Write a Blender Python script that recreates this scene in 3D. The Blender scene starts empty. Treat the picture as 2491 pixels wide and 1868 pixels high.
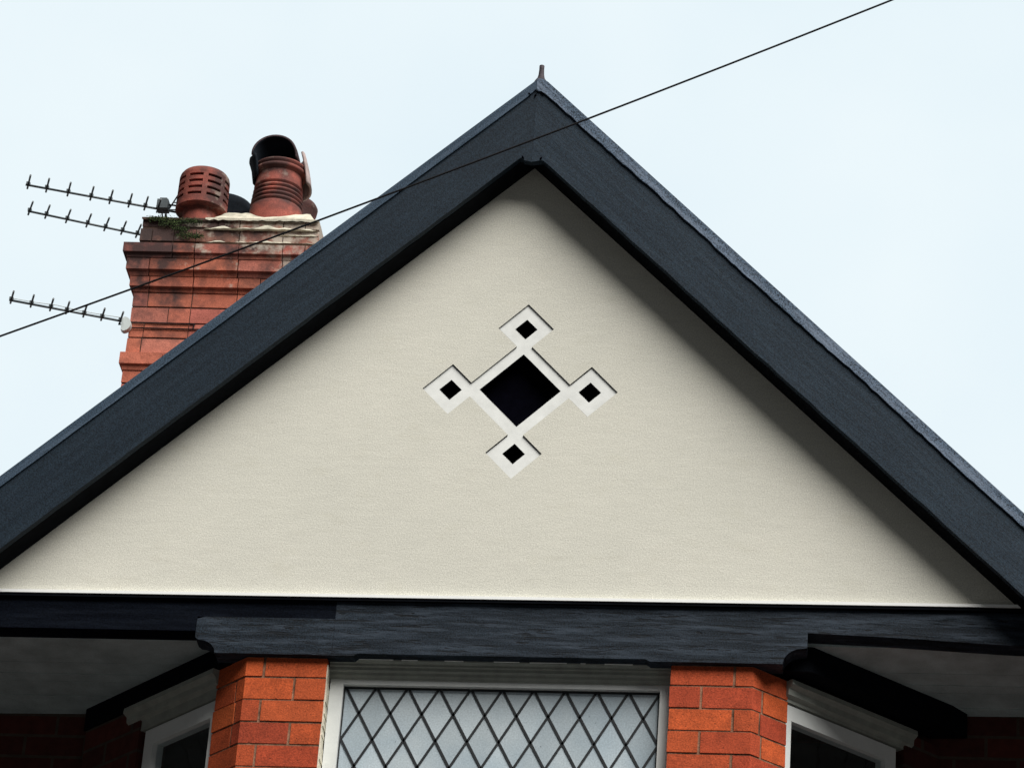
import bpy, bmesh, math, random
from mathutils import Vector, Matrix
random.seed(7)
S = bpy.context.scene
C = S.collection
PI = math.pi

# ---------------------------------------------------------------- camera
F_PX, PITCH, YAW, ROLL = 8500.0, 0.48764, -0.1111, 0.0779
CAM = Vector((1.1956, -10.95123, -4.99511))
fw = Vector((math.sin(YAW)*math.cos(PITCH), math.cos(YAW)*math.cos(PITCH), math.sin(PITCH)))
r0 = Vector((math.cos(YAW), -math.sin(YAW), 0)); u0 = r0.cross(fw)
rr = math.cos(ROLL)*r0 + math.sin(ROLL)*u0
uu = -math.sin(ROLL)*r0 + math.cos(ROLL)*u0
cd = bpy.data.cameras.new('camera'); cam = bpy.data.objects.new('camera', cd); C.objects.link(cam)
m = Matrix((rr, uu, -fw)).transposed().to_4x4(); m.translation = CAM
cam.matrix_world = m
cd.sensor_width = 36; cd.lens = F_PX/2491*36; cd.clip_start = .1; cd.clip_end = 2000
S.camera = cam

# ---------------------------------------------------------------- sun, sky, exposure
SUN = Vector((0.74, -1.0, 1.58)).normalized()          # direction towards the sun
elev = math.asin(SUN.z); azi = math.atan2(SUN.x, SUN.y)
ld = bpy.data.lights.new('sun', 'SUN'); ld.energy = 5.0; ld.angle = math.radians(46); ld.color = (1, .97, .92)
lo = bpy.data.objects.new('sun', ld); C.objects.link(lo)
lo.rotation_euler = (-SUN).to_track_quat('-Z', 'Y').to_euler(); lo.location = (6, -12, 14)
W = bpy.data.worlds.new('World'); S.world = W; W.use_nodes = True
wt = W.node_tree; wn = wt.nodes; wl = wt.links
for n in list(wn): wn.remove(n)
out = wn.new('ShaderNodeOutputWorld')
sky = wn.new('ShaderNodeTexSky'); sky.sky_type = 'NISHITA'; sky.sun_disc = False
sky.sun_elevation = elev; sky.sun_rotation = azi; sky.dust_density = 1; sky.air_density = 1
bg1 = wn.new('ShaderNodeBackground'); bg1.inputs[1].default_value = 0.05
wl.new(sky.outputs[0], bg1.inputs[0])
tc = wn.new('ShaderNodeTexCoord'); nz = wn.new('ShaderNodeTexNoise')
nz.inputs['Scale'].default_value = 4.5; nz.inputs['Detail'].default_value = 5
wl.new(tc.outputs['Generated'], nz.inputs['Vector'])
cr = wn.new('ShaderNodeValToRGB')                      # layered cloud, slightly blue where it thins
cr.color_ramp.elements[0].position = .35; cr.color_ramp.elements[0].color = (.74, .86, .925, 1)
cr.color_ramp.elements[1].position = .65; cr.color_ramp.elements[1].color = (.85, .935, .965, 1)
wl.new(nz.outputs['Fac'], cr.inputs[0])
sep = wn.new('ShaderNodeSeparateXYZ'); wl.new(tc.outputs['Generated'], sep.inputs[0])
mr = wn.new('ShaderNodeMapRange'); mr.interpolation_type = 'SMOOTHSTEP'   # sky bright beyond the house, dimmed towards the street to deepen the facade's shadows
mr.inputs['From Min'].default_value = .05; mr.inputs['From Max'].default_value = .72
mr.inputs['To Min'].default_value = .012; mr.inputs['To Max'].default_value = .985
wl.new(sep.outputs['Y'], mr.inputs['Value'])
bg2 = wn.new('ShaderNodeBackground')
wl.new(cr.outputs[0], bg2.inputs[0]); wl.new(mr.outputs[0], bg2.inputs[1])
ad = wn.new('ShaderNodeMixShader'); ad.inputs[0].default_value = .95          # the deck covers nearly all of the sky
wl.new(bg1.outputs[0], ad.inputs[1]); wl.new(bg2.outputs[0], ad.inputs[2])
wl.new(ad.outputs[0], out.inputs[0])
S.view_settings.view_transform = 'Standard'; S.view_settings.look = 'None'
S.view_settings.exposure = 0.12; S.view_settings.gamma = 1
S.cycles.max_bounces = 8

# ---------------------------------------------------------------- materials
class NT:
    def __init__(s, name, rough=.8, spec=.3):
        s.m = bpy.data.materials.new(name); s.m.use_nodes = True
        s.t = s.m.node_tree; s.b = s.t.nodes['Principled BSDF']
        s.b.inputs['Roughness'].default_value = rough
        s.b.inputs['Specular IOR Level'].default_value = spec
        s.co = s.t.nodes.new('ShaderNodeTexCoord').outputs['Object']
    def n(s, ty, **k):
        x = s.t.nodes.new(ty)
        for a, b in k.items(): setattr(x, a, b)
        return x
    def l(s, a, b): s.t.links.new(a, b)
    def noise(s, scale, detail=3, stretch=None, rot=None, rough=.55, loc=None):
        n = s.n('ShaderNodeTexNoise'); n.inputs['Scale'].default_value = scale
        n.inputs['Detail'].default_value = detail; n.inputs['Roughness'].default_value = rough
        if stretch or rot or loc:
            mp = s.n('ShaderNodeMapping'); s.l(s.co, mp.inputs[0])
            if rot: # rotate first, then stretch
                mp.inputs['Rotation'].default_value = rot
                mp2 = s.n('ShaderNodeMapping'); s.l(mp.outputs[0], mp2.inputs[0])
                mp2.inputs['Scale'].default_value = stretch or (1, 1, 1); s.l(mp2.outputs[0], n.inputs['Vector'])
            else:
                mp.inputs['Scale'].default_value = stretch or (1, 1, 1)
                if loc: mp.inputs['Location'].default_value = loc
                s.l(mp.outputs[0], n.inputs['Vector'])
        else: s.l(s.co, n.inputs['Vector'])
        return n.outputs['Fac']
    def ramp(s, fac, *st):
        r = s.n('ShaderNodeValToRGB'); s.l(fac, r.inputs[0]); e = r.color_ramp.elements
        while len(e) < len(st): e.new(.5)
        for i, (p, c) in enumerate(st):
            e[i].position = p; e[i].color = (*c, 1) if isinstance(c, tuple) else (c, c, c, 1)
        return r.outputs[0]
    def mix(s, fac, a, b, mode='MIX'):
        x = s.n('ShaderNodeMix', data_type='RGBA', blend_type=mode)
        for ix, v in ((0, fac), (6, a), (7, b)):
            sock = x.inputs[ix]
            if isinstance(v, (int, float)): sock.default_value = v if ix == 0 else (v, v, v, 1)
            elif isinstance(v, tuple): sock.default_value = (*v, 1)
            else: s.l(v, sock)
        return x.outputs[2]
    def math(s, op, a, b=0.0):
        x = s.n('ShaderNodeMath', operation=op)
        for sock, v in ((x.inputs[0], a), (x.inputs[1], b)):
            if isinstance(v, (int, float)): sock.default_value = v
            else: s.l(v, sock)
        return x.outputs[0]
    def attr(s, name):
        a = s.n('ShaderNodeAttribute'); a.attribute_name = name; return a
    def col(s, c):
        if isinstance(c, tuple): s.b.inputs['Base Color'].default_value = (*c, 1)
        else: s.l(c, s.b.inputs['Base Color'])
        return s
    def bump(s, h, strength=.3, dist=.002):
        b = s.n('ShaderNodeBump'); b.inputs['Strength'].default_value = strength
        b.inputs['Distance'].default_value = dist; s.l(h, b.inputs['Height'])
        s.l(b.outputs[0], s.b.inputs['Normal']); return s

def mat_stucco():
    s = NT('painted_render', .9, .2)
    big = s.ramp(s.noise(1.7, 4), (.35, (.69, .685, .61)), (.65, (.73, .72, .64)))
    fine = s.ramp(s.noise(200, 2, rough=.8), (.35, .84), (.65, 1.12))
    st = s.noise(7, 5, stretch=(1, 1, 2.2))
    c = s.mix(1.0, big, fine, 'MULTIPLY')
    c = s.mix(s.ramp(st, (.56, 0.0), (.80, .28)), c, (.56, .54, .43))
    mid = s.noise(60, 4, stretch=(1, 1, 2.5))
    trowel = s.noise(11, 6, stretch=(.8, 1, 5), rough=.7)
    c = s.mix(1.0, c, s.ramp(trowel, (.35, .955), (.65, 1.03)), 'MULTIPLY')
    s.col(c); s.bump(s.math('ADD', s.noise(210, 3, rough=.7), s.math('MULTIPLY', mid, .5)), .35, .003)
    return s.m
def mat_paint(name, c0, c1, rot=0.0, wear=.5, rough=.5, grain=.35, worncol=(.075, .10, .135), spec=.15, ck=.32):
    # black-blue gloss paint on sawn timber; rot turns the grain to run along the board
    s = NT(name, rough, spec)
    R = (0, rot, 0)
    g = s.noise(9, 5, stretch=(.35, 1, 5), rot=R)
    fine = s.noise(190, 2, rough=.8)
    streak = s.noise(34, 7, stretch=(.16, 1, 1.7), rot=R, rough=.78)
    c = s.mix(s.ramp(g, (.35, 0.0), (.7, 1.0)), c0, c1)
    c = s.mix(1.0, c, s.ramp(fine, (.35, 1-grain*1.3), (.65, 1+grain*1.3)), 'MULTIPLY')
    c = s.mix(s.ramp(s.math('MULTIPLY', streak, s.math('ADD', g, .5)), (.46, 0.0), (.72, wear)), c, worncol)
    crack = s.ramp(s.noise(30, 4, stretch=(.16, 1, 2.6), rot=R, rough=.72), (ck, 1.0), (ck+.04, 0.0))
    c = s.mix(s.math('MULTIPLY', crack, .9), c, (.006, .008, .011))
    if ck > .35:                                   # flakes and splits in the old beam
        fl = s.ramp(s.noise(26, 3, stretch=(.30, 1, 2.6), rot=R, rough=.6), (.345, 1.0), (.37, 0.0))
        c = s.mix(s.math('MULTIPLY', fl, .9), c, (.004, .005, .007)); crack = s.math('MAXIMUM', crack, fl)
    s.col(c)
    h = s.math('SUBTRACT', s.math('ADD', streak, s.math('MULTIPLY', fine, .4)), s.math('MULTIPLY', crack, 1.3))
    s.bump(h, .5, .003)
    return s.m
def mat_brick(name, cols, soot=0.0, white=0.0, z_lo=0, z_hi=1, grain=.28, side=0.0):
    s = NT(name, .85, .25)
    t = s.attr('tint').outputs['Fac']
    c = s.ramp(t, *[(i/(len(cols)-1), k) for i, k in enumerate(cols)])
    c = s.mix(1.0, c, s.ramp(s.noise(22, 4), (.3, .78), (.7, 1.15)), 'MULTIPLY')
    c = s.mix(1.0, c, s.ramp(s.noise(210, 2, rough=.7), (.3, 1-grain), (.7, 1+grain)), 'MULTIPLY')
    pit = s.ramp(s.noise(90, 2, rough=.4), (.24, 1.0), (.29, 0.0))
    c = s.mix(s.math('MULTIPLY', pit, .6), c, (.05, .02, .012))
    if soot:
        sp = s.n('ShaderNodeSeparateXYZ'); s.l(s.co, sp.inputs[0])
        g = s.n('ShaderNodeMapRange'); s.l(sp.outputs['Z'], g.inputs[0])
        g.inputs[1].default_value = z_lo; g.inputs[2].default_value = z_hi; g.inputs[3].default_value = .0; g.inputs[4].default_value = .30
        gx = s.n('ShaderNodeMapRange'); s.l(sp.outputs['X'], gx.inputs[0])      # lime runs on the right, grime on the left
        gx.inputs[1].default_value = -2.3; gx.inputs[2].default_value = -1.6; gx.inputs[3].default_value = -side; gx.inputs[4].default_value = side
        k = s.math('SUBTRACT', s.math('ADD', s.noise(8, 5, loc=(3.1, 1.7, .4)), g.outputs[0]), s.math('MULTIPLY', gx.outputs[0], s.math('MULTIPLY', g.outputs[0], 3.3)))
        c = s.mix(s.ramp(k, (.55, 0.0), (.80, soot)), c, (.045, .035, .036))
        k2 = s.math('ADD', s.math('ADD', s.noise(10, 5, loc=(8, 2, 5), rough=.65), s.math('MULTIPLY', g.outputs[0], .6)), s.math('MULTIPLY', gx.outputs[0], s.math('MULTIPLY', g.outputs[0], 3.3)))
        c = s.mix(s.ramp(k2, (.68, 0.0), (.8, white)), c, (.50, .45, .38))
    s.col(c); s.bump(s.math('SUBTRACT', s.noise(150, 4), s.math('MULTIPLY', pit, .8)), .5, .003)
    return s.m
def mat_simple(name, c, rough=.7, spec=.3, var=.2, scale=30, bump=.2, metal=0):
    s = NT(name, rough, spec)
    a = s.noise(scale, 4); f = s.noise(220, 2, rough=.7)
    k = s.mix(1.0, c, s.ramp(a, (.3, 1-var), (.7, 1+var)), 'MULTIPLY')
    k = s.mix(1.0, k, s.ramp(f, (.3, 1-var*.6), (.7, 1+var*.6)), 'MULTIPLY')
    s.col(k); s.bump(a, bump, .004); s.b.inputs['Metallic'].default_value = metal
    return s.m
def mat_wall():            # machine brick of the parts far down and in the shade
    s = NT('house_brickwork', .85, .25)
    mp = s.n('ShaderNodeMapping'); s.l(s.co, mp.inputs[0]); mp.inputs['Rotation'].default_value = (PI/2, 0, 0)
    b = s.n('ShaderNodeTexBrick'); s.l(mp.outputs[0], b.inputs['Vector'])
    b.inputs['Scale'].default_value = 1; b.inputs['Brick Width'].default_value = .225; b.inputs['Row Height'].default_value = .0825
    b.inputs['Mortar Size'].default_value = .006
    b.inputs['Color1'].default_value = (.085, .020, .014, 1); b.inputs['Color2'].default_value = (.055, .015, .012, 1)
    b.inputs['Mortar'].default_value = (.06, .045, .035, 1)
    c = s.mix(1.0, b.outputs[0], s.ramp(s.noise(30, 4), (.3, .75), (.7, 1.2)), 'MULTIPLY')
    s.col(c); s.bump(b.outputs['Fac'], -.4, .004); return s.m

SL = math.atan(.955)
M = dict(
    stucco=mat_stucco(),
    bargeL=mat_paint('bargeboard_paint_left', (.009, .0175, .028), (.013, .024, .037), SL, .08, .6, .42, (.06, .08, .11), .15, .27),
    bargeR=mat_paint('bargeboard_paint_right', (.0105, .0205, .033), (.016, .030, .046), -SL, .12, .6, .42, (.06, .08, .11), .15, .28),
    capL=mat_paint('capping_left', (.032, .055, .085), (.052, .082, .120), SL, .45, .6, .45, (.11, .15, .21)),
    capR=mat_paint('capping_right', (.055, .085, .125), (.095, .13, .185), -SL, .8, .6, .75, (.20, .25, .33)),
    beam=mat_paint('weathered_beam_paint', (.007, .012, .019), (.017, .027, .040), 0, .8, .6, .6, (.055, .072, .098), .15, .392),
    black=mat_paint('fascia_black_paint', (.002, .003, .006), (.004, .006, .011), 0, .10, .7, .4, (.04, .05, .07), .03),  # left fascia only, darker than the beam paint
    dark=mat_simple('black_paint_and_shade', (.003, .004, .006), .8, .05, .3),  # black timber; also paints the shade under the bead and on the recess lip
    hole=mat_simple('black_vent', (.0025, .0025, .005), .9, .0, .2),
    white=mat_simple('white_plate_paint', (.82, .84, .82), .6, .3, .07, 18, .15),
    beadwhite=mat_simple('fresh_white_trim', (.92, .94, .93), .5, .4, .02, 40, .05),
    frame=mat_simple('white_gloss_paint', (.74, .77, .76), .4, .4, .05, 12, .15),
    shadedframe=mat_simple('shaded_white_paint', (.30, .32, .29), .5, .3, .14, 25, .2),  # white paint of the head mouldings, darkened to paint in their shade
    soffit=mat_simple('soffit_paint', (.42, .50, .51), .8, .2, .2, 9, .2),
    mortar=mat_simple('mortar', (.23, .125, .08), .95, .1, .6, 24, .5),
    limemortar=mat_simple('pale_mortar', (.58, .55, .45), .95, .1, .38, 14, .9),
    darkmortar=mat_simple('sooty_mortar', (.085, .055, .045), .95, .1, .3, 25, .6),
    brick=mat_brick('pier_brick', [(.33, .052, .022), (.47, .086, .026), (.37, .054, .023), (.53, .110, .030), (.44, .078, .024), (.54, .098, .026)], grain=.36),
    chbrick=mat_brick('chimney_brick', [(.46, .135, .085), (.56, .175, .105), (.44, .13, .105), (.55, .20, .14)], .92, .8, 2.95, 3.5, .3, .10),
    topbrick=mat_brick('chimney_top_brick', [(.32, .13, .10), (.38, .17, .12), (.20, .13, .11)], .9, .85, 3.2, 3.62, .3, .16),
    pot=mat_brick('terracotta', [(.36, .10, .075), (.36, .10, .075)], .85, .35, 3.3, 4.2, .26),
    sootpot=mat_simple('sooted_pot', (.012, .016, .022), .9, .1, .3),
    cowl=mat_simple('cowl_clay', (.40, .32, .31), .8, .2, .3, 18, .4),
    sootcowl=mat_simple('sooted_cowl', (.07, .05, .055), .9, .1, .5, 14, .4),
    lead=mat_simple('window_lead', (.010, .013, .016), .5, .4, .2),
    alu=mat_simple('aerial_metal', (.085, .105, .115), .45, .5, .2),
    greyalu=mat_simple('aerial_grey', (.16, .19, .21), .5, .5, .2),
    plastic=mat_simple('white_plastic', (.60, .66, .66), .5, .4, .05),
    cable=mat_simple('cable_black', (.004, .004, .006), .7, .2, .1),
    slate=mat_simple('roof_tile', (.09, .06, .055), .8, .3, .3, 12, .4),
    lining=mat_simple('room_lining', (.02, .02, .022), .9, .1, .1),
    curtain=mat_simple('pale_blind', (.66, .76, .84), .9, .1, .10, 9, .1),
    brickwall=mat_wall(),
)
def mat_glass():
    s = NT('window_glass'); t = s.t; t.nodes.remove(s.b)
    o = [n for n in t.nodes if n.type == 'OUTPUT_MATERIAL'][0]
    tr = s.n('ShaderNodeBsdfTransparent'); tr.inputs[0].default_value = (.93, .96, .97, 1)
    gl = s.n('ShaderNodeBsdfGlossy'); gl.inputs['Roughness'].default_value = .03
    lw = s.n('ShaderNodeLayerWeight'); lw.inputs[0].default_value = .5
    f5 = s.math('MULTIPLY', s.math('POWER', lw.outputs['Facing'], 5.0), .96); fr = s.math('ADD', f5, .05)
    b = s.n('ShaderNodeBump'); b.inputs['Strength'].default_value = .08; b.inputs['Distance'].default_value = .01
    s.l(s.noise(6, 2), b.inputs['Height']); s.l(b.outputs[0], gl.inputs['Normal'])
    mx = s.n('ShaderNodeMixShader'); s.l(fr, mx.inputs[0]); s.l(tr.outputs[0], mx.inputs[1]); s.l(gl.outputs[0], mx.inputs[2])
    s.l(mx.outputs[0], o.inputs[0]); return s.m
M['glass'] = mat_glass()
s = NT('obscured_glass', .22, .5)
k = s.mix(1.0, s.ramp(s.noise(5, 3), (.35, (.43, .52, .58)), (.65, (.54, .62, .665))), s.ramp(s.noise(170, 2, rough=.7), (.3, .84), (.7, 1.14)), 'MULTIPLY')
sp = s.n('ShaderNodeSeparateXYZ'); s.l(s.co, sp.inputs[0])
u_ = s.math('DIVIDE', s.math('ADD', sp.outputs['X'], .533), .1089)
v_ = s.math('DIVIDE', s.math('SUBTRACT', s.math('ADD', sp.outputs['Z'], .285), s.math('MULTIPLY', sp.outputs['X'], .015)), .195)
cv = s.n('ShaderNodeCombineXYZ'); s.l(s.math('FLOOR', s.math('ADD', u_, v_)), cv.inputs[0]); s.l(s.math('FLOOR', s.math('SUBTRACT', u_, v_)), cv.inputs[1])
wn_ = s.n('ShaderNodeTexWhiteNoise', noise_dimensions='2D'); s.l(cv.outputs[0], wn_.inputs['Vector'])
k = s.mix(1.0, k, s.ramp(wn_.outputs['Value'], (0, .86), (1, 1.12)), 'MULTIPLY')
fl = s.ramp(s.noise(45, 3, stretch=(1.6, 1, .8)), (.275, 1.0), (.30, 0.0))
s.col(s.mix(s.math('MULTIPLY', fl, .7), k, (.08, .10, .12))); s.bump(s.noise(25, 3), .15, .003); M['obscured'] = s.m
s = NT('moss', .95, .1)
s.col(s.ramp(s.attr('tint').outputs['Fac'], (0, (.018, .020, .016)), (.45, (.03, .04, .022)), (.7, (.06, .10, .035)), (1, (.15, .20, .08)))); M['moss'] = s.m
s = NT('asphalt', .9, .2); s.col(s.ramp(s.noise(40, 6), (.3, .04), (.7, .065))); s.bump(s.noise(120, 3), .4, .01); M['ground'] = s.m

# ---------------------------------------------------------------- mesh helpers
def sh(x): return .015*x                      # the timberwork has settled: everything under the gable dips to the left
def obj(name, bm, mat, parent=None, smooth=False, label=None, shear=False, bevel=0, recalc=True):
    if bevel:
        bmesh.ops.bevel(bm, geom=[e for e in bm.edges if e.is_manifold and e.calc_face_angle(0) > .35], offset=bevel, segments=1, affect='EDGES')
    if recalc: bmesh.ops.recalc_face_normals(bm, faces=bm.faces)
    if shear:
        for v in bm.verts: v.co.z += sh(v.co.x)
    me = bpy.data.meshes.new(name); bm.to_mesh(me); bm.free()
    mats = mat if isinstance(mat, list) else [mat]
    for k in mats: me.materials.append(k)
    if smooth:
        for p in me.polygons: p.use_smooth = True
    o = bpy.data.objects.new(name, me); C.objects.link(o)
    if parent:
        o.parent = parent; o.matrix_parent_inverse = parent.matrix_world.inverted()
    if label: o['label'] = label
    return o
def thing(name, label, cat, loc=(0, 0, 0), group=None):
    o = bpy.data.objects.new(name, None); C.objects.link(o); o.location = loc; o.empty_display_size = .1
    o['label'] = label; o['category'] = cat
    if group: o['group'] = group
    o.matrix_world = Matrix.Translation(loc)
    return o
def box(bm, x0, x1, y0, y1, z0, z1, mi=0):
    vs = [bm.verts.new((x, y, z)) for x in (x0, x1) for y in (y0, y1) for z in (z0, z1)]
    for f in ((0, 1, 3, 2), (4, 6, 7, 5), (0, 4, 5, 1), (2, 3, 7, 6), (0, 2, 6, 4), (1, 5, 7, 3)):
        bm.faces.new([vs[i] for i in f]).material_index = mi
    return vs
def slab(bm, pts, y0, y1):
    # a polygon in x,z given a depth in y
    a = [bm.verts.new((x, y0, z)) for x, z in pts]; b = [bm.verts.new((x, y1, z)) for x, z in pts]
    n = len(pts)
    bm.faces.new(a); bm.faces.new(b[::-1])
    for i in range(n): bm.faces.new((a[i], b[i], b[(i+1) % n], a[(i+1) % n]))
def prism(bm, pts, z0, z1):
    # a polygon in x,y given a height
    a = [bm.verts.new((x, y, z0)) for x, y in pts]; b = [bm.verts.new((x, y, z1)) for x, y in pts]
    n = len(pts)
    bm.faces.new(a); bm.faces.new(b[::-1])
    for i in range(n): bm.faces.new((a[i], b[i], b[(i+1) % n], a[(i+1) % n]))
def tube(bm, pts, r, n=8, cap=True):
    pts = [Vector(p) for p in pts]; rings = []
    for i, p in enumerate(pts):
        d = (pts[min(i+1, len(pts)-1)] - pts[max(i-1, 0)]).normalized()
        a = d.cross(Vector((0, 0, 1)) if abs(d.z) < .9 else Vector((1, 0, 0))).normalized(); b = d.cross(a)
        rings.append([bm.verts.new(p + (a*math.cos(t) + b*math.sin(t))*r) for t in [2*PI*k/n for k in range(n)]])
    for A, B in zip(rings, rings[1:]):
        for k in range(n): bm.faces.new((A[k], A[(k+1) % n], B[(k+1) % n], B[k]))
    if cap: bm.faces.new(rings[0][::-1]); bm.faces.new(rings[-1])
def lathe(bm, prof, cx, cy, n=40, wob=0):
    rings = [[bm.verts.new((cx + r*math.cos(2*PI*k/n), cy + r*math.sin(2*PI*k/n), z)) for k in range(n)] for r, z in prof]
    for A, B in zip(rings, rings[1:]):
        for k in range(n): bm.faces.new((A[k], A[(k+1) % n], B[(k+1) % n], B[k]))
    return rings
# bricks laid along a plan path (outward side to the right of travel)
def seglens(path): return [math.dist(a, b) for a, b in zip(path, path[1:])]
def offset_path(path, d):
    out = []
    ns = [((b[1]-a[1])/math.dist(a, b), -(b[0]-a[0])/math.dist(a, b)) for a, b in zip(path, path[1:])]
    for i, p in enumerate(path):
        if i == 0: n = ns[0]; k = 1
        elif i == len(path)-1: n = ns[-1]; k = 1
        else:
            n = (ns[i-1][0]+ns[i][0], ns[i-1][1]+ns[i][1]); l = math.hypot(*n); n = (n[0]/l, n[1]/l)
            k = 1/(n[0]*ns[i][0]+n[1]*ns[i][1])
        out.append((p[0]+n[0]*d*k, p[1]+n[1]*d*k))
    return out
def sub(path, off, s0, s1):
    # points of the offset path between base arclengths s0 and s1
    op = offset_path(path, off); L = seglens(path); acc = 0; res = []
    def at(s):
        a = 0
        for i, l in enumerate(L):
            if s <= a+l+1e-9 or i == len(L)-1:
                t = (s-a)/l
                # interpolate with the segment's own offset so joints stay square
                p, q = path[i], path[i+1]; nx, ny = (q[1]-p[1])/l, -(q[0]-p[0])/l
                return (p[0]+(q[0]-p[0])*t+nx*off, p[1]+(q[1]-p[1])*t+ny*off)
            a += l
    res.append(at(s0)); a = 0
    for i, l in enumerate(L[:-1]):
        a += l
        if s0+.004 < a < s1-.004: res.append(op[i+1])
    res.append(at(s1)); return res
def brick(bm, lay, path, s0, s1, levels, depth, tint):
    before = len(bm.faces)
    rings = []
    for z, off in levels:
        o = sub(path, off, s0, s1); i = sub(path, -depth, s0, s1)
        rings.append([bm.verts.new((x, y, z)) for x, y in o + i[::-1]])
    n = len(rings[0]); fs = []
    fs.append(bm.faces.new(rings[0])); fs.append(bm.faces.new(rings[-1][::-1]))
    for A, B in zip(rings, rings[1:]):
        for k in range(n): fs.append(bm.faces.new((A[k], B[k], B[(k+1) % n], A[(k+1) % n])))
    for f in fs:
        for lp in f.loops: lp[lay] = (tint, tint, tint, 1)
def tintlayer(bm): return bm.loops.layers.float_color.new('tint')

# ---------------------------------------------------------------- ground
ZG = -6.6
bm = bmesh.new()
vs = [bm.verts.new(p) for p in ((-900, -900, ZG), (900, -900, ZG), (900, 900, ZG), (-900, 900, ZG))]; bm.faces.new(vs)
g = obj('ground', bm, M['ground']); g['kind'] = 'structure'

# ================================================================= THE HOUSE
house = thing('house', 'red brick house with black-trimmed cream gable above a canted bay window', 'house', (0, 0, ZG))
H = house

# --- bargeboards (front face y = -.13)
def lineL(x): return 1.714 + (x+.047)*.957      # lower edge, left board
def lineR(x): return 1.707 - (x-.039)*.970
def topL(x): return 2.046 + (x+.008)*.9485
def topR(x): return 2.049 - (x-.025)*.9846
XE = 2.35
def jit(a): return random.uniform(-a, a)
nL = 60
lowL = [(-XE + (XE-.047)*i/nL, 0) for i in range(nL+1)]
lowL = [(x, lineL(x)+jit(.0012)) for x, _ in lowL]
# the mitre at the top: a small W where the two lower edges meet
left = [(-XE, lineL(-XE))] + lowL[1:] + [(-.034, 1.712), (-.030, 1.706), (-.004, 1.700), (-.004, topL(-.008)), (-XE, topL(-XE))]
bm = bmesh.new(); slab(bm, left, -.13, -.102)
bl = obj('bargeboard', bm, M['bargeL'], H, label='left sloping black bargeboard with a smooth face')
lowR = [(.039 + (XE-.039)*i/nL) for i in range(nL+1)]
lowR = [(x, lineR(x)+jit(.0022)) for x in lowR]
right = [(-.0035, 1.700), (.024, 1.705)] + lowR + [(XE, topR(XE)), (.025, 2.049), (-.0035, topL(-.008))]
bm = bmesh.new(); slab(bm, right, -.13, -.102)
br = obj('bargeboard', bm, M['bargeR'], H, label='right sloping black bargeboard with a rough pale upper strip')
# cappings along the top edge
def stripL():
    n = 70; top = [(-XE+(XE-.005)*i/n) for i in range(n+1)]
    up = [(x, topL(x)+.004) for x in top]
    dn = [(x, topL(x)-.043-jit(.0006)) for x in top]
    dn[-1] = (up[-1][0], up[-1][1]-.04)
    return up + dn[::-1]
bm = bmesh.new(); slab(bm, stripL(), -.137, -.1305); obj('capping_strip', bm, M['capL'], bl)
def stripR():
    n = 120; xs = [(-.0045+(XE+.0045)*i/n) for i in range(n+1)]
    t = lambda x: topR(x) if x > .02 else 2.052
    up = [(x, t(x)+.004) for x in xs]
    dn = [(x, t(x)-.050-.008*math.sin(x*9)*.3-jit(.0035)) for x in xs]
    return up + dn[::-1]
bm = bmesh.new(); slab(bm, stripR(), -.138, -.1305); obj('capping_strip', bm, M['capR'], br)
# verge soffits from board to wall
bm = bmesh.new(); slab(bm, [(-XE, lineL(-XE)+.003), (-.004, 1.752), (-.004, 1.80), (-.05, lineL(-.05)+.05), (-XE, lineL(-XE)+.05)], -.1015, .02)
obj('verge_soffit', bm, M['dark'], H)
bm = bmesh.new(); slab(bm, [(XE, lineR(XE)+.003), (-.0035, 1.752), (-.0035, 1.80), (.04, lineR(.04)+.05), (XE, lineR(XE)+.05)], -.1015, .02)
obj('verge_soffit', bm, M['dark'], H)
# gouges where the boards were nailed at the apex
for x, z, a in ((-.030, 1.990, -.7), (-.008, 1.984, .9), (.018, 1.995, -.6), (-.036, 1.716, -.8), (.030, 1.712, .8)):
    bm = bmesh.new(); l_ = .006; dx, dz = math.cos(a)*l_, math.sin(a)*l_
    slab(bm, [(x-dx, z-dz), (x+dz*.4, z-dx*.4), (x+dx, z+dz), (x-dz*.4, z+dx*.4)], -.1395, -.128)
    obj('nail_hole', bm, M['hole'], bl)

# --- finial stub on the apex
bm = bmesh.new()
prof = [(.034, 2.040), (.024, 2.062), (.014, 2.078), (.0105, 2.095), (.0092, 2.118), (.0096, 2.133)]
rg = [[bm.verts.new((.005 + r*math.cos(t)*1.0, -.105 + r*math.sin(t), z)) for t in [2*PI*k/10 for k in range(10)]] for r, z in prof]
for A, B in zip(rg, rg[1:]):
    for k in range(10): bm.faces.new((A[k], A[(k+1) % 10], B[(k+1) % 10], B[k]))
bm.faces.new(rg[-1])
obj('finial', bm, mat_simple('rusty_stub', (.045, .036, .045), .7, .3, .5, 60, .4), H, smooth=True)

# --- roof slopes behind the boards
def roof_slope(s):
    bm = bmesh.new()
    t = topL if s < 0 else topR
    ax = -.004 if s < 0 else -.0035
    n = 16
    for i in range(n):                                   # tile courses stepping down the slope
        xa = ax + s*(XE-.0)*i/n; xb = ax + s*XE*(i+1)/n + s*.02
        za, zb = (t(xa)+.006, t(xb)+.006+.006)
        if i == 0: za = topL(-.008)+.006
        p = [(xa, za), (xb, zb-.005), (xb, zb-.012), (xa, za-.006)]
        slab(bm, p if s > 0 else p[::-1], -.131+.0004*(i % 2), 3.6)
    return obj('roof', bm, M['slate'], H)
roof_slope(-1); roof_slope(1)
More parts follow.
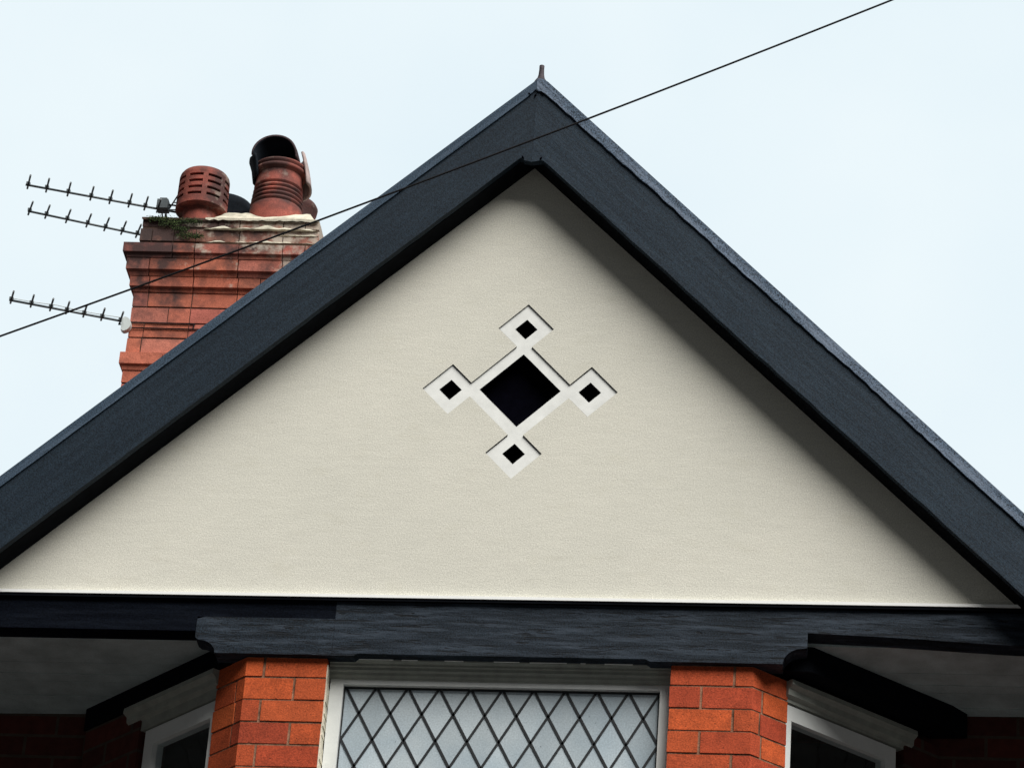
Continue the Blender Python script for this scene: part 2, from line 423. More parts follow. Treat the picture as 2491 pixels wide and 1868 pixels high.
# main roof of the house, running across behind the gable
bm = bmesh.new()
def quadslab(pts, th):
    a = [bm.verts.new(p) for p in pts]; b = [bm.verts.new((p[0], p[1], p[2]-th)) for p in pts]
    bm.faces.new(a); bm.faces.new(b[::-1])
    for i in range(4): bm.faces.new((a[i], b[i], b[(i+1) % 4], a[(i+1) % 4]))
quadslab([(-7, .82, .03), (7, .82, .03), (7, 3.6, 1.80), (-7, 3.6, 1.80)], .06)
quadslab([(-7, 3.604, 1.80), (7, 3.604, 1.80), (7, 7.4, -.6), (-7, 7.4, -.6)], .06)
obj('main_roof', bm, M['slate'], H)

# --- rendered gable wall with the ornament let into it
OC = Vector((.004, .824)); EX = Vector((.996, .006)); EZ = Vector((.023, 1.004))
def op(a, b):
    p = OC + EX*a + EZ*b; return (p.x, p.y)
hd, so, sd = .205, .2505, .1005
k = (hd-(so-sd))/2; kz = (hd+so-sd)/2               # necks where the small diamonds meet the large one
outline = []
for ang in range(4):
    c, s_ = [(1, 0), (0, 1), (-1, 0), (0, -1)][ang]
    loc = [(kz, -k), (so, -sd), (so+sd, 0), (so, sd), (kz, k)]
    outline += [op(c*u - s_*v, s_*u + c*v) for u, v in loc]
def poly_with_hole(outer, holes, y):
    bm = bmesh.new(); es = []
    loops = []
    for lp in [outer]+holes:
        vs = [bm.verts.new((x, y, z)) for x, z in lp]; loops.append(vs)
        es += [bm.edges.new((vs[i], vs[(i+1) % len(vs)])) for i in range(len(vs))]
    bmesh.ops.triangle_fill(bm, use_beauty=True, use_dissolve=False, edges=es)
    return bm, loops
gz = lambda x: .004 + .0175*x
outer = [(-1.86, gz(-1.86)), (1.86, gz(1.86)), (1.86, .06), (.0, 1.79), (-1.86, .06)]
bm, loops = poly_with_hole(outer, [outline], 0)
lp = loops[1]; back = [bm.verts.new((v.co.x, .0075, v.co.z)) for v in lp]     # recess lip round the ornament, its shade painted on in black
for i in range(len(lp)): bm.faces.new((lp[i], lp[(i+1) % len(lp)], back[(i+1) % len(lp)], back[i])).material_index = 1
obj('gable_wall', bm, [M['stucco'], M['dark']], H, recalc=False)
HB = .146; HS = .0405
def dia(cx, cz, h): return [op(cx+h, cz), op(cx, cz+h), op(cx-h, cz), op(cx, cz-h)]
holes = [dia(0, .003, HB)] + [dia(a*so, b*so, HS) for a, b in ((0, 1), (-1, 0), (1, 0), (0, -1))]
big = [(x, z) for x, z in outline]
bm, loops = poly_with_hole([(OC.x+(x-OC.x)*1.02, OC.y+(z-OC.y)*1.02) for x, z in outline], holes, .006)
plate = obj('ornament', bm, M['white'], H, recalc=False, label='white diamond cross ornament with five black openings')
for hl in holes:
    bm = bmesh.new()
    # slightly ragged painted edge on the black recess
    pts = []
    for i in range(4):
        a, b = Vector(hl[i]), Vector(hl[(i+1) % 4]); n = 10
        for j in range(n):
            p = a.lerp(b, j/n); amp = .0022 if i == 2 else .0007
            if j: p += Vector((jit(amp), jit(amp)))
            pts.append((p.x, p.y))
    A = [bm.verts.new((x, .0057, z)) for x, z in pts]; B = [bm.verts.new((x, .06, z)) for x, z in pts]
    for i in range(len(A)): bm.faces.new((A[i], A[(i+1) % len(A)], B[(i+1) % len(A)], B[i]))
    bm.faces.new(B)
    obj('vent_opening', bm, M['hole'], plate, recalc=False)

# --- drip bead, and a black strip that paints in the shade under it
bm = bmesh.new()
pts = [(-2.1, gz(-2.1)+.004), (2.1, gz(2.1)+.004), (2.1, gz(2.1)-.007), (-2.1, gz(-2.1)-.007)]
slab(bm, pts, -.018, .012); obj('drip_bead', bm, M['beadwhite'], H)
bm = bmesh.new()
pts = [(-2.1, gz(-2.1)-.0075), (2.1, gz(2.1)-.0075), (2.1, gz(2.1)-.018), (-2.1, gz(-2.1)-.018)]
slab(bm, pts, -.014, .012); obj('bead_shade_strip', bm, M['dark'], H)

# --- beam, fascias, brackets   (z below is before the settling shear)
def cove(x0, z0, x1, z1, n=8):
    # concave quarter from (x0,z0) on the underside up to (x1,z1)
    return [(x0+(x1-x0)*(1-math.cos(PI/2*t/n)), z0+(z1-z0)*math.sin(PI/2*t/n)) for t in range(n+1)]
ZB = -.2165
right_end = cove(.972, ZB, 1.040, -.158) + [(1.0535, -.155), (1.0535, -.1005)]
pts = [(-.5755, -.013)] + [(-.5755, ZB), (-.50, ZB)] 
pts += [(-.485, ZB+.008), (.505, ZB+.008), (.52, ZB)]
pts += right_end + [(1.30, -.109), (1.72, -.131), (2.1, -.145), (2.1, -.013)]
bm = bmesh.new(); slab(bm, pts, .0, .085)
obj('beam', bm, M['beam'], H, shear=True, bevel=.0012, label='weathered grey-black beam over the bay window')
le = cove(-.984, ZB, -1.045, -.168) + [(-1.058, -.158), (-1.058, -.095)]
bm = bmesh.new(); slab(bm, [(-.576, -.0805), (-.576, ZB)] + le + [(-1.057, -.089), (-1.03, -.0805)], -.001, .085)
obj('bracket', bm, M['beam'], H, shear=True, bevel=.0012)
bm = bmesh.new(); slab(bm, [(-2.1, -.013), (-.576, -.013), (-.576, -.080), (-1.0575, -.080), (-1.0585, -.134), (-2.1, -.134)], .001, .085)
obj('fascia', bm, M['black'], H, shear=True, bevel=.001, label='black fascia board left of the beam')
# underside packing behind the front beam, above the window
bm = bmesh.new(); box(bm, -.99, 1.0, .0855, .16, -.20, -.02); obj('beam_packing', bm, M['dark'], H, shear=True)

# --- soffit panels beside the bay
def main_y(x): return .72 - .03*x
bm = bmesh.new()
def soff(s, x_in, off):
    ys = [.0855, .30, .40, .47, .60]
    for i, y0 in enumerate(ys):
        y1 = ys[i+1]-.004 if i+1 < len(ys) else None
        xi = lambda y: s*(x_in + y - .025 + off)
        if y1 is None:
            p = [(xi(y0), y0), (s*(x_in+main_y(s*1.55)-.025+off), main_y(s*1.55)), (s*2.3, main_y(s*2.3)), (s*2.3, y0)]
        else: p = [(xi(y0), y0), (xi(y1), y1), (s*2.3, y1), (s*2.3, y0)]
        zz = -.112 if s > 0 else -.1345
        prism(bm, p if s > 0 else p[::-1], zz+.0006*(i % 2), zz+.02)
soff(1, .872, .05)
obj('soffit', bm, M['soffit'], H, shear=True); bm = bmesh.new()
soff(-1, .872, -.05)
obj('soffit', bm, M['soffit'], H, shear=True)

# --- raking head beams over the side lights of the bay
def cantpt(s, d, o):   # d along the canted face from the front corner, o outward from it
    return (s*(.872 + (d+o)*.7071), .025 + (d-o)*.7071)
def cantbox(bm, s, d0, d1, o0, o1, z0, z1):
    p = [cantpt(s, d0, o0), cantpt(s, d1, o0), cantpt(s, d1, o1), cantpt(s, d0, o1)]
    prism(bm, p, z0, z1)
bm = bmesh.new(); prism(bm, [(1.02, .0855), (.96, .0855), (1.49, .66), (1.62, .65), (1.575-.01, .575), (1.073, .090)], -.205, -.1125)
obj('side_beam', bm, M['dark'], H, shear=True)
bm = bmesh.new(); prism(bm, [(-.98, .0855), (-.90, .0855), (-1.42, .68), (-1.575, .72), (-.99, .128)], -.222, -.135)
obj('side_beam', bm, M['dark'], H, shear=True)

# --- brick piers of the bay
def mirror(p): return [(-x, y) for x, y in p][::-1]
PR = [(.592, .135), (.592, .025), (.872, .025), (.990, .143), (.950, .183)]
LENS = seglens(PR); S1 = LENS[0]; S2 = S1+LENS[1]; S3 = S2+LENS[2]; S4 = S3+LENS[3]
rowA = [(0, S1+.213), (S1+.221, S3+.02)]
rowB = [(0, S1+.103), (S1+.111, S2+.045), (S2+.053, S3+.03)]
rowC = [(0, S1+.213), (S1+.221, S2+.035), (S2+.043, S3+.03)]
joints = [-.2165, -.2925] + [-.2925-.0825*i for i in range(1, 17)]
def pier(path, mirrored):
    bm = bmesh.new(); lay = tintlayer(bm)
    for i, (zt, zb) in enumerate(zip(joints, joints[1:])):
        row = [rowA, rowB][i % 2] if i % 4 != 2 else rowC
        for s0, s1 in row:
            if mirrored: s0, s1 = S4-s1, S4-s0
            j = jit(.0012)
            e0, e1 = s0+abs(jit(.0012)), s1-abs(jit(.0012))
            zt2 = zt-.0035+jit(.0008); zb2 = zb+.0035+jit(.0008)
            brick(bm, lay, path, e0, e1, [(zb2, j), (zt2, j+jit(.0006))], .03, random.random())
    o = obj('brick_pier', bm, M['brick'], H, shear=True, bevel=.0022)
    bm = bmesh.new()
    a = offset_path(path, -.0030); prism(bm, a, joints[-1], joints[0])
    obj('mortar', bm, M['mortar'], o, shear=True)
    return o
pier(PR, False); pier(mirror(PR), True)
# lower bay, down to the ground
bm = bmesh.new()
zb = joints[-1]
prism(bm, [(-1.56, .72), (-.872, .026), (.872, .026), (1.56, .72)], ZG, zb-.002)
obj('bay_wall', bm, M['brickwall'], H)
# return piers beyond the side lights
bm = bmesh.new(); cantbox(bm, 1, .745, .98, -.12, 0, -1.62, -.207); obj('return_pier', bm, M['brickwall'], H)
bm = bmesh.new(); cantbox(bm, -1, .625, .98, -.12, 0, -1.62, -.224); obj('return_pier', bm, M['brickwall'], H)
# main front wall
bm = bmesh.new()
def wallbox(x0, x1, z0, z1):
    p = [(x0, main_y(x0)), (x1, main_y(x1)), (x1, main_y(x1)+.3), (x0, main_y(x0)+.3)]; prism(bm, p, z0, z1)
wallbox(-7, 7, ZG, -.02)
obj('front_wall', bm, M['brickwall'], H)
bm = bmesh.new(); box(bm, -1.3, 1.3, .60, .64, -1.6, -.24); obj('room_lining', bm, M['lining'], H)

# --- centre window
win = bpy.data.objects.new('window', None); C.objects.link(win); win.parent = H; win.matrix_parent_inverse = H.matrix_world.inverted()
win['label'] = 'wide front light with diamond leading over pale obscured glass'
bm = bmesh.new()
YF = .088
WB = -1.6
box(bm, -.5845, -.538, YF, YF+.05, WB, -.268); box(bm, .555, .5905, YF, YF+.05, WB, -.268)
box(bm, -.5845, .5905, YF+.001, YF+.05, -.2855, -.2685); box(bm, -.537, .554, YF, YF+.05, WB, WB+.06)
fr = obj('frame', bm, M['frame'], win, shear=True, bevel=.002)
bm = bmesh.new(); pts = [(-.590, -.24)]; z = -.24
while z > -1.58:
    z2 = z-random.uniform(.006, .03); w_ = random.choice([.0005, .003, .005, .006]) if z < -.3 else .001
    pts += [(-.5885-w_*.4+w_, z), (-.5885-w_*.4+w_+jit(.001), z2)]; z = z2
pts += [(-.590, z), (-.5925, z), (-.5925, -.24)]
slab(bm, pts, .030, .092); obj('sealant', bm, M['limemortar'], win, shear=True)
# head moulding in three steps
bm = bmesh.new()
prof = [(.048, -.205), (.050, -.213), (.062, -.219), (.062, -.226), (.068, -.230), (.068, -.240), (.076, -.246), (.078, -.255), (.084, -.262), (.086, -.268), (.14, -.268), (.14, -.205)]
def extr_x(bm, prof, x0, x1):
    a = [bm.verts.new((x0, y, z)) for y, z in prof]; b = [bm.verts.new((x1, y, z)) for y, z in prof]
    bm.faces.new(a); bm.faces.new(b[::-1])
    for i in range(len(prof)): bm.faces.new((a[i], b[i], b[(i+1) % len(prof)], a[(i+1) % len(prof)]))
extr_x(bm, prof, -.589, .5915)
obj('head_moulding', bm, M['shadedframe'], win, shear=True)
# flaking white edge on top of the moulding
pts = [(-.585, -.2045)]; x = -.585; up = False
while x < .58:
    h = random.choice([.0006, .0006, .002, .0032, .0025]); l_ = random.uniform(.015, .08)
    pts += [(x, -.2075-h), (min(x+l_, .585), -.2075-h)]; x += l_
pts.append((.585, -.2045))
bm = bmesh.new(); slab(bm, pts, .0455, .0495)
obj('flaking_edge', bm, M['white'], win, shear=True)
bm = bmesh.new(); box(bm, -.538, .555, .112, .1165, WB, -.2855); pane = obj('pane', bm, M['obscured'], win, shear=True)
bm = bmesh.new()
ZT = -.285; HX = .1089; HZ = .0975; X0 = -.533; X1 = .554
def came(xa, za, xb, zb, w=.0042):
    d = Vector((xb-xa, zb-za)).normalized(); n = Vector((-d.y, d.x))*w
    slab(bm, [(xa+n.x, za+n.y), (xb+n.x, zb+n.y), (xb-n.x, zb-n.y), (xa-n.x, za-n.y)], .1085, .1115)
zend = -1.5
slope = HZ/(HX/2)
for i in range(-14, 26):
    for sg in (1, -1):
        xs = X0 + HX*i
        # the came starts at the head and runs down; clip it to the opening
        xa, za = xs, ZT
        xb, zb = xs + sg*(ZT-zend)/slope, zend
        if sg > 0:
            if xa < X0: za -= (X0-xa)*slope; xa = X0
            if xb > X1: zb = ZT-(X1-xs)*slope; xb = X1
        else:
            if xa > X1: za -= (xa-X1)*slope; xa = X1
            if xb < X0: zb = ZT-(xs-X0)*slope; xb = X0
        if za > zb+.01 and xa >= X0-1e-6 and xa <= X1+1e-6: came(xa, za, xb, zb)
box(bm, -.538, .555, .1083, .1117, -.2935, -.2855)
box(bm, -.538, -.533, .1083, .1117, zend, -.2935); box(bm, .550, .555, .1083, .1117, zend, -.2935)
obj('leading', bm, M['lead'], win, shear=True)
# --- side lights
def sidewin(s, dend, dm, ztop, zfr, zgl, lab):
    w = bpy.data.objects.new('window', None); C.objects.link(w); w.parent = H; w.matrix_parent_inverse = H.matrix_world.inverted(); w['label'] = lab
    bm = bmesh.new()
    cantbox(bm, s, .163, dend, -.06, -.012, zgl, zfr)             # head of the frame
    cantbox(bm, s, dend-.052, dend, -.06, -.0121, WB, zgl-.0002)
    cantbox(bm, s, .163, .20, -.06, -.0121, WB, zgl-.0002)
    obj('frame', bm, M['frame'], w, shear=True, bevel=.002)
    bm = bmesh.new()
    pr = [(.0, ztop), (.028, ztop), (.03, ztop-.018), (.012, ztop-.03), (.010, ztop-.05), (-.006, ztop-.060), (-.006, zfr+.006), (-.04, zfr+.006), (-.04, ztop)]
    a = [bm.verts.new((*cantpt(s, .160, o), z)) for o, z in pr]; b = [bm.verts.new((*cantpt(s, dm, o), z)) for o, z in pr]
    bm.faces.new(a); bm.faces.new(b[::-1])
    for i in range(len(pr)): bm.faces.new((a[i], b[i], b[(i+1) % len(pr)], a[(i+1) % len(pr)]))
    obj('head_moulding', bm, M['shadedframe'], w, shear=True)
    bm = bmesh.new(); cantbox(bm, s, .165, dend-.052, -.036, -.034, WB, zgl); obj('pane', bm, M['glass'], w, shear=True)
sidewin(1, .713, .78, -.220, -.297, -.352, 'narrow side light of the bay on the right, pale frame and dark glass')
sidewin(-1, .60, .70, -.222, -.325, -.385, 'narrow side light of the bay on the left, deep in shade')

# --- chimney
ch = bpy.data.objects.new('chimney', None); C.objects.link(ch); ch.parent = H; ch.location = (0, 0, 0); ch.matrix_parent_inverse = H.matrix_world.inverted()
ch['label'] = 'weathered red brick chimney stack with corbelled top'
XL, XR, YA, YBk = -2.281, -1.445, 3.50, 4.40
CP = [(XL, YBk), (XL, YA), (XR, YA), (XR, YBk), (XL+.002, YBk+.0)]
CL = seglens(CP); CT = sum(CL)
zj = [3.408, 3.333, 3.244, 3.166, 3.085, 2.998, 2.916, 2.828, 2.737, 2.668, 2.585, 2.50, 2.417, 2.33, 2.25, 2.17, 2.09, 2.0, 1.92, 1.84, 1.76]
offs = [.066, .046, .021, 0, 0, 0, 0, .022, 0.002, 0] + [0]*12
bm = bmesh.new(); lay = tintlayer(bm)
def course(bm, lay, path, zb, zt, off, nxt, first, tl=CT):
    s = 0; k = 0
    L = .108 if first else .215
    while s < tl-.03:
        e = min(s+L, tl)
        if tl-e < .05: e = tl
        j = jit(.0015)
        if nxt is not None and off-nxt > .012:
            h = zt-zb
            lv = [(zb+.001, nxt+.003), (zb+.30*h, off-.010), (zb+.31*h, off+j), (zt-.002, off+j)]
        else: lv = [(zb+.0045, off+j), (zt-.0045+jit(.001), off+j+jit(.001))]
        brick(bm, lay, path, s+.002+abs(jit(.001)), e-.002-abs(jit(.001)), lv, .05, random.random())
        s = e; L = random.choice([.215, .215, .218, .108]); k += 1
for i in range(len(zj)-1):
    course(bm, lay, CP, zj[i+1], zj[i], offs[i], offs[i+1] if offs[i] > offs[i+1]+.010 else None, i % 2)
obj('stack', bm, M['chbrick'], ch, bevel=.0025)
bm = bmesh.new()
a = offset_path(CP[:-1], -.004); prism(bm, a[::-1], 1.7, zj[3])
for i in range(3):
    a = offset_path(CP[:-1], offs[i]-.016 if i < 3 else 0); prism(bm, a[::-1], zj[i+1]+.0455, zj[i]-.0005-.001)
obj('stack_mortar', bm, M['darkmortar'], ch)
# thin pale mortar fillets on the ledges of the corbel courses
bm = bmesh.new()
for i, (x0, x1) in ((1, (-1.95, -1.40)), (2, (-2.0, -1.40)), (7, (-2.30, -1.5))):
    y = YA-offs[i]; z = zj[i+1]+.034
# two set-back courses on top
TP = [(-2.300, 4.35), (-2.300, 3.545), (-1.418, 3.545), (-1.418, 4.35), (-2.299, 4.35)]
bm.free(); bm = bmesh.new(); lay = tintlayer(bm)
for i, (zb, zt, o) in enumerate([(3.410, 3.476, 0), (3.478, 3.553, 0), (3.561, 3.612, -.004)]):
    course(bm, lay, TP, zb, zt, o, None, i % 2, sum(seglens(TP)))
obj('top_course', bm, M['topbrick'], ch, bevel=.006)
bm = bmesh.new()
prism(bm, offset_path(TP[:-1], -.007)[::-1], 3.4085, 3.6115)
obj('top_mortar', bm, M['darkmortar'], ch)
# lumpy fillet strip helper
def fillet(bm, x0, x1, yf, z0, h, d, amp=.004, n=40, taper=True):
    prev = None
    for i in range(n+1):
        t = i/n; x = x0+(x1-x0)*t
        kk = min(1, t*6, (1-t)*8) if taper else 1
        hh = h*(.2+.8*kk)*(.75+.3*math.sin(i*.31+x0*9)+.2*math.sin(i*.83+x1*7))+abs(jit(amp*.5)); dd = d*(.5+.5*kk)+jit(amp*.6)
        zz = z0+jit(amp*.4)
        ring = [bm.verts.new(p) for p in ((x, yf+.02, zz), (x, yf-dd, zz+.002), (x, yf-dd*.7, zz+hh*.55), (x, yf, zz+hh), (x, yf+.02, zz+hh))]
        if prev:
            for k2 in range(5): bm.faces.new((prev[k2], prev[(k2+1) % 5], ring[(k2+1) % 5], ring[k2]))
        else: bm.faces.new(ring)
        prev = ring
    bm.faces.new(prev[::-1])
bm = bmesh.new()
fillet(bm, -2.00, -1.405, 3.545, 3.464, .024, .030, .0035)
fillet(bm, -1.985, -1.425, 3.546, 3.548, .026, .018, .003)
fillet(bm, -1.62, -1.42, 3.546, 3.520, .012, .008, .003, 16)
obj('mortar_fillet', bm, M['limemortar'], ch)
# flaunching: pale mound round the front right pots, dark old mortar at the left
bm = bmesh.new()
def mound(bm, x0, x1, y0, y1, z0, h, nx=26, ny=14, amp=.006, edge=.12):
    g = []
    for i in range(nx+1):
        row = []
        for j in range(ny+1):
            u, v = i/nx, j/ny
            e = min(u, 1-u)/edge; f = min(v, 1-v)/(edge*1.2)
            k3 = min(1, e)*min(1, f); k3 = k3*k3*(3-2*k3)
            b = (i in (0, nx) or j in (0, ny))
            row.append(bm.verts.new((x0+(x1-x0)*u+(0 if b else jit(amp)), y0+(y1-y0)*v+(jit(amp) if not b else 0), z0+(0 if b else h*k3+jit(amp)*.8))))
        g.append(row)
    for i in range(nx):
        for j in range(ny): bm.faces.new((g[i][j], g[i+1][j], g[i+1][j+1], g[i][j+1]))
    low = [[bm.verts.new((v.co.x, v.co.y, z0-.02)) for v in r] for r in (g[0], g[-1])]
    fr_ = [bm.verts.new((g[i][0].co.x, g[i][0].co.y, z0-.012+jit(.004))) for i in range(nx+1)]
    for i in range(nx): bm.faces.new((g[i][0], fr_[i], fr_[i+1], g[i+1][0]))
mound(bm, -1.985, -1.425, 3.535, 4.33, 3.613, .095, amp=.0035)
obj('flaunching', bm, M['limemortar'], ch, recalc=True)
bm = bmesh.new(); mound(bm, -2.30, -1.94, 3.538, 4.33, 3.610, .030, amp=.009, edge=.22)
obj('flaunching', bm, M['darkmortar'], ch)

# pots
def settint(bm):
    lay = tintlayer(bm)
    for f in bm.faces:
        for l_ in f.loops: l_[lay] = (.5, .5, .5, 1)
# louvred pot
pc = (-2.052, 3.72)
bm = bmesh.new()
lathe(bm, [(.098, 3.58), (.094, 3.66), (.090, 3.72), (.088, 3.90), (.0, 3.90)], *pc, 40)
settint(bm)
p1 = obj('chimney_pot', bm, M['pot'], ch, smooth=True, label='terracotta pot with a slotted round terminal')
bm = bmesh.new()
n = 96; rows = [3.742, 3.747, 3.768]
sl = [3.792, 3.828, 3.864, 3.900]
for z in sl: rows += [z-.0075, z+.0075]
rows += [3.926, 3.940, 3.952, 3.957]
def rad(z):
    if z < 3.745: return .118
    if z < 3.76: return .128
    if z > 3.955: return .100
    if z > 3.95: return .114
    if z > 3.935: return .122
    return .1275-.0025*(z-3.76)/.2
ring = []
for z in rows:
    ring.append([bm.verts.new((pc[0]+rad(z)*math.cos(a), pc[1]+rad(z)*math.sin(a), z)) for a in [2*PI*k/n for k in range(n)]])
A0 = math.radians(-90-8-1)
for i in range(len(rows)-1):
    slot = any(abs((rows[i]+rows[i+1])/2-z) < .002 for z in sl)
    for k in range(n):
        a = 2*PI*(k+.5)/n
        q = ((a-A0+PI/8) % (PI/4)) - PI/8
        if slot and abs(q) < math.radians(15.5): continue
        bm.faces.new((ring[i][k], ring[i][(k+1) % n], ring[i+1][(k+1) % n], ring[i+1][k]))
top = bm.faces.new(ring[-1])
# close the underside
inner = [bm.verts.new((pc[0]+.086*math.cos(a), pc[1]+.086*math.sin(a), 3.742)) for a in [2*PI*k/n for k in range(n)]]
for k in range(n): bm.faces.new((ring[0][k], inner[k], inner[(k+1) % n], ring[0][(k+1) % n]))
settint(bm)
o = obj('pot_terminal', bm, M['pot'], ch, label='round terracotta terminal with four rows of slots')
md = o.modifiers.new('thick', 'SOLIDIFY'); md.thickness = .014; md.offset = -1
bm = bmesh.new(); lathe(bm, [(.1, 3.75), (.1, 3.940), (0, 3.940)], *pc, 32); obj('pot_lining', bm, M['sootpot'], ch)
# ribbed pot
qc = (-1.677, 3.72)
bm = bmesh.new()
prof = [(.138, 3.60), (.134, 3.70), (.131, 3.752)]
for z in (3.775, 3.800, 3.825, 3.850, 3.875):
    r = .130-.10*(z-3.775)*.9
    prof += [(r-.002, z-.010), (r-.0075, z-.005), (r-.0065, z-.001), (r+.001, z+.004), (r+.001, z+.010)]
prof += [(.119, 3.90), (.114, 3.945), (.113, 3.955), (.126, 3.961), (.132, 3.968), (.131, 3.979), (.122, 3.983), (.123, 3.989), (.131, 3.995), (.130, 4.005), (.118, 4.012), (.10, 4.012), (.098, 3.85), (0, 3.9)]
lathe(bm, prof, *qc, 56); settint(bm)
obj('chimney_pot', bm, M['pot'], ch, smooth=True, label='tall ribbed terracotta pot under a dark hood')
# hood: a short bent mouth, open towards the street
bm = bmesh.new(); n = 40; g = []
for i in range(11):
    t = i/10; th = math.radians(84)*t
    c = Vector((qc[0]-.008-.024*t, qc[1]-.075*math.sin(th), 4.004+.058*math.sin(th)))
    ru = .116-.004*t; rv = .116-.004*t
    g.append([bm.verts.new(c+Vector((math.cos(a_)*ru, math.sin(a_)*rv*math.cos(th), math.sin(a_)*rv*math.sin(th)))) for a_ in [2*PI*k/n for k in range(n)]])
for A, B in zip(g, g[1:]):
    for k in range(n):
        if math.sin(2*PI*(k+.5)/n) > -.22: bm.faces.new((A[k], A[(k+1) % n], B[(k+1) % n], B[k]))
o = obj('cowl', bm, [M['sootcowl'], M['sootpot']], ch, smooth=True, label='dark hooded cowl open to the street')
md = o.modifiers.new('thick', 'SOLIDIFY'); md.thickness = .012; md.offset = -1; md.material_offset = 1
bm = bmesh.new()
lathe(bm, [(.100, 3.97), (.100, 4.020), (0, 4.025)], qc[0]-.01, qc[1], 32); obj('cowl_throat', bm, M['sootpot'], ch, smooth=True)
def skirt(a0, a1, prof, mat):
    bm = bmesh.new(); g = []
    for r, z in prof:
        g.append([bm.verts.new((qc[0]+r*math.cos(math.radians(a0+(a1-a0)*k/14)), qc[1]+r*math.sin(math.radians(a0+(a1-a0)*k/14)), z + .004*math.sin(k*.9))) for k in range(15)])
    for A, B in zip(g, g[1:]):
        for k in range(14): bm.faces.new((A[k], A[k+1], B[k+1], B[k]))
    o = obj('cowl_skirt', bm, mat, ch, smooth=True); md = o.modifiers.new('thick', 'SOLIDIFY'); md.thickness = .010; md.offset = 0
skirt(-22, 95, [(.160, 3.895), (.157, 3.91), (.149, 3.955), (.137, 4.005), (.122, 4.055), (.110, 4.09)], M['cowl'])
skirt(160, 222, [(.128, 3.925), (.134, 3.955), (.140, 3.99), (.150, 4.02), (.157, 4.038)], M['sootpot'])
# pots behind
bm = bmesh.new()
lathe(bm, [(.15, 3.6), (.14, 3.85), (.135, 3.98), (.15, 4.00), (.152, 4.035), (.14, 4.05), (.12, 4.05), (.12, 3.8), (0, 3.8)], -2.03, 4.16, 40)
obj('chimney_pot', bm, M['sootpot'], ch, smooth=True, label='soot-black pot between the two front pots')
bm = bmesh.new()
lathe(bm, [(.13, 3.6), (.122, 3.87), (.118, 4.00), (.130, 4.02), (.134, 4.045), (.126, 4.06), (.105, 4.062), (.10, 3.87), (0, 3.87)], -1.685, 4.16, 40); settint(bm)
obj('chimney_pot', bm, M['pot'], ch, smooth=True, label='short pinkish pot at the back right')

# ================================================================= AERIALS
def aerial(label, a, b, els, elen, mast_top=None, mast_z=None, extras=None):
    a, b = Vector(a), Vector(b)
    t = thing('tv_aerial', label, 'aerial', tuple(b), 'television aerials on the chimney')
    bm = bmesh.new(); d = (b-a).normalized()
    tube(bm, [a-d*.004, b], .0058, 8); obj('boom', bm, M['alu'], t, smooth=True)
    up = Vector((0, 0, .008)); e = Vector((-d.y, d.x, 0)).normalized()      # across the boom
    for f in els:
        p = a+(b-a)*f+up
        bm = bmesh.new()
        sg = -1 if e.y > 0 else 1
        tube(bm, [p-e*sg*elen*.36, p+e*sg*elen*.64], .0050, 7)
        q = p; box(bm, q.x-.009, q.x+.009, q.y-.011, q.y+.007, q.z-.009, q.z+.007)
        obj('element', bm, M['alu'], t)
    return t, d, e
# upper aerial
a, b = (-2.910, 3.572, 3.80), (-2.150, 3.821, 3.80)
t, d, e = aerial('upper left of three aerials, longest boom with the cable box, beside the slotted pot', a, b,
    [.012, .128, .262, .405, .525, .645, .745, .825], .135)
A_, B_ = Vector(a), Vector(b)
p = A_+(B_-A_)*.855
bm = bmesh.new(); box(bm, p.x-.028, p.x+.028, p.y-.03, p.y+.03, p.z-.004, p.z+.046)
box(bm, p.x-.018, p.x+.018, p.y-.018, p.y+.018, p.z+.046, p.z+.06)
obj('dipole_box', bm, M['alu'], t, bevel=.007)
bm = bmesh.new()
for dx in (-.010, .010): tube(bm, [p+Vector((dx, 0, .02)), p+Vector((dx-.004, .075, .0)), p+Vector((dx-.018, .15, -.016))], .004, 6)
obj('dipole', bm, M['greyalu'], t)
bm = bmesh.new(); tube(bm, [p+Vector((.02, 0, .03)), p+Vector((.06, 0, .026)), p+Vector((.10, .01, .004)), p+Vector((.14, .03, -.05))], .0045, 6)
obj('cable', bm, M['cable'], t)
bm = bmesh.new()
q = A_+(B_-A_)*.915
for dz in (0, .035):
    tube(bm, [q+Vector((-.02+dz, 0, .01)), q+Vector((.045+dz, -.05, .10))], .0042, 6)
for f in (.0, .35, .7, 1): tube(bm, [q+Vector((-.02+.065*f, -.05*f, .01+.09*f)), q+Vector((.015+.065*f, -.05*f, .01+.09*f))], .003, 6)
tube(bm, [q+Vector((-.03, .0, .005)), q+Vector((-.055, .08, -.03))], .0042, 6)
obj('reflector', bm, M['greyalu'], t)
bm = bmesh.new(); tube(bm, [(-2.140, 3.90, 3.60), (-2.140, 3.90, 3.83)], .014, 10); tube(bm, [B_, (-2.13, 3.90, 3.80)], .006, 8)
obj('mast', bm, M['greyalu'], t, smooth=True)
# middle aerial
a, b = (-2.9965, 3.994, 3.90), (-2.36, 4.243, 3.90)
t, d, e = aerial('middle of the three aerials, boom running in behind the top of the chimney stack', a, b,
    [.008, .135, .292, .447, .583, .712, .825, .93], .14)
bm = bmesh.new(); tube(bm, [(-2.35, 4.26, 3.40), (-2.35, 4.26, 3.93)], .014, 10); box(bm, -2.36, -2.28, 4.24, 4.28, 3.40, 3.44)
obj('mast', bm, M['greyalu'], t, smooth=False)
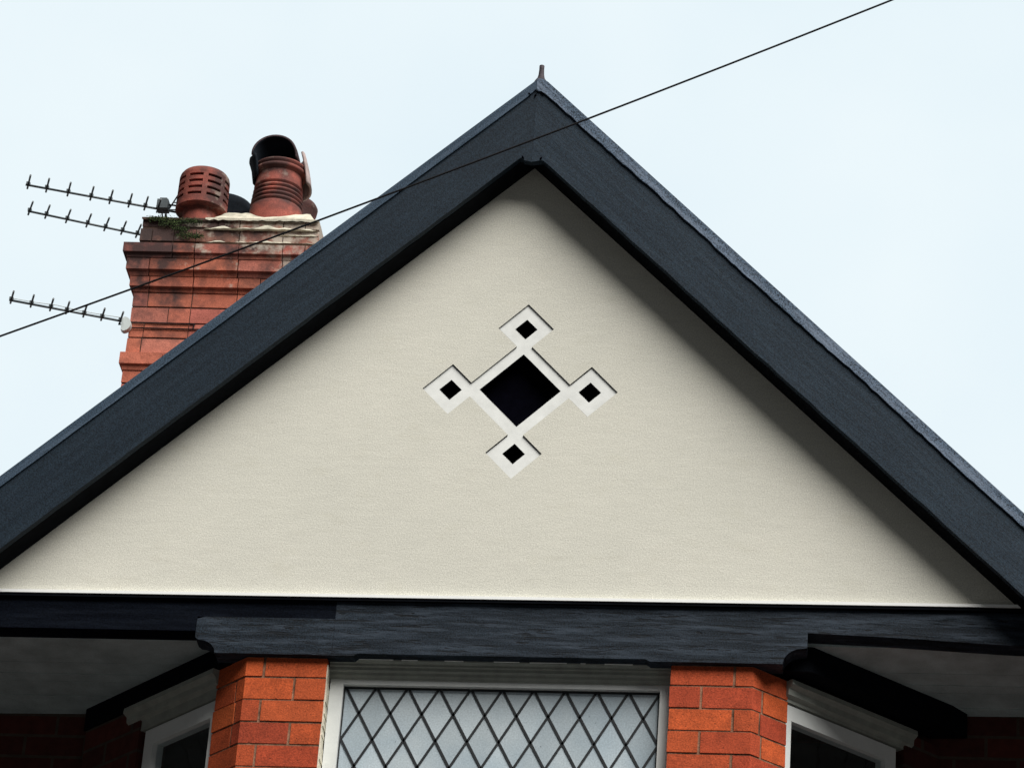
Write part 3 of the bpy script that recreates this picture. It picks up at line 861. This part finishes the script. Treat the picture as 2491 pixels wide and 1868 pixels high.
# lower aerial, lashed to the corner of the stack
a, b = (-2.830, 3.318, 3.003), (-2.300, 3.5, 3.000)
t, d, e = aerial('lowest aerial, short boom ending at a white bracket on the stack corner', a, b,
    [.012, .185, .352, .490, .64, .795, .955], .125)
A_, B_ = Vector(a), Vector(b)
bm = bmesh.new()
tube(bm, [A_+Vector((.0, 0, .012))] + [A_+(B_-A_)*f+Vector((0, 0, .016+.004*math.sin(f*20))) for f in (.2, .4, .6, .8)] + [B_+Vector((0, 0, .02))], .0018, 6)
obj('cable', bm, M['plastic'], t)
bm = bmesh.new()
for k in range(1):
    pts = [(-2.300+.034*math.sin(a_), 2.970+.038*math.cos(a_)) for a_ in [PI*i/12 for i in range(13)]] + [(-2.312, 2.94), (-2.312, 3.0)]
    slab(bm, pts, 3.462, 3.494)
obj('bracket', bm, M['plastic'], t, bevel=.003)
bm = bmesh.new()
tube(bm, [(-2.33, 3.480, 2.975), (-2.27, 3.478, 2.974)], .0035, 6)
for z in (2.996, 2.966): tube(bm, [(-2.285, 3.85, z), (-2.287, 3.494, z), (-1.96 if z > 2.98 else -1.5, 3.494, z-.002)], .0034, 6)
tube(bm, [(-1.965, 3.493, 2.996), (-1.968, 3.493, 2.964)], .003, 6)
obj('lashing', bm, M['cable'], t)

# ================================================================= OVERHEAD CABLE
bm = bmesh.new()
WA, WB_, WC = .8637, .4803, .0095
wz = lambda x: WA+WB_*x+WC*x*x
tube(bm, [(x/4, -1.5, wz(x/4)) for x in range(-40, 41)], .0033, 8)
o = obj('overhead_cable', bm, M['cable'], None, smooth=True)
o['label'] = 'thin black overhead cable crossing in front of gable and chimney'; o['category'] = 'cable'

# ================================================================= MOSS
bm = bmesh.new(); lay = tintlayer(bm)
clumps = [(-2.20, 3.54, 3.600, .06, .014), (-2.12, 3.54, 3.590, .06, .018), (-2.05, 3.54, 3.592, .05, .016), (-2.235, 3.545, 3.604, .04, .010),
          (-2.07, 3.538, 3.510, .05, .020), (-2.02, 3.536, 3.505, .04, .016), (-2.10, 3.538, 3.545, .04, .012), (-2.16, 3.54, 3.575, .05, .014)]
for cx, cy, cz, rx, rz in clumps:
    for i in range(480):
        a = max(-1, min(1, random.gauss(0, .5)))*rx; b = random.gauss(0, .2)*.03; c = random.gauss(-.25, .5)*rz
        p = Vector((cx+a, cy+b-.008, cz+c)); s_ = random.uniform(.002, .0045); th = random.uniform(0, 6.28)
        u = Vector((math.cos(th), random.uniform(-1, 1), math.sin(th))).normalized()*s_; v = u.cross(Vector((.3, 1, .2))).normalized()*s_*.5
        f = bm.faces.new([bm.verts.new(p-u), bm.verts.new(p+v), bm.verts.new(p+u), bm.verts.new(p-v)])
        tt = random.random()
        for l_ in f.loops: l_[lay] = (tt, tt, tt, 1)
o = obj('moss', bm, M['moss'], None, recalc=False)
o['kind'] = 'stuff'; o['label'] = 'green moss growing on the ledges of the chimney top'; o['category'] = 'moss'
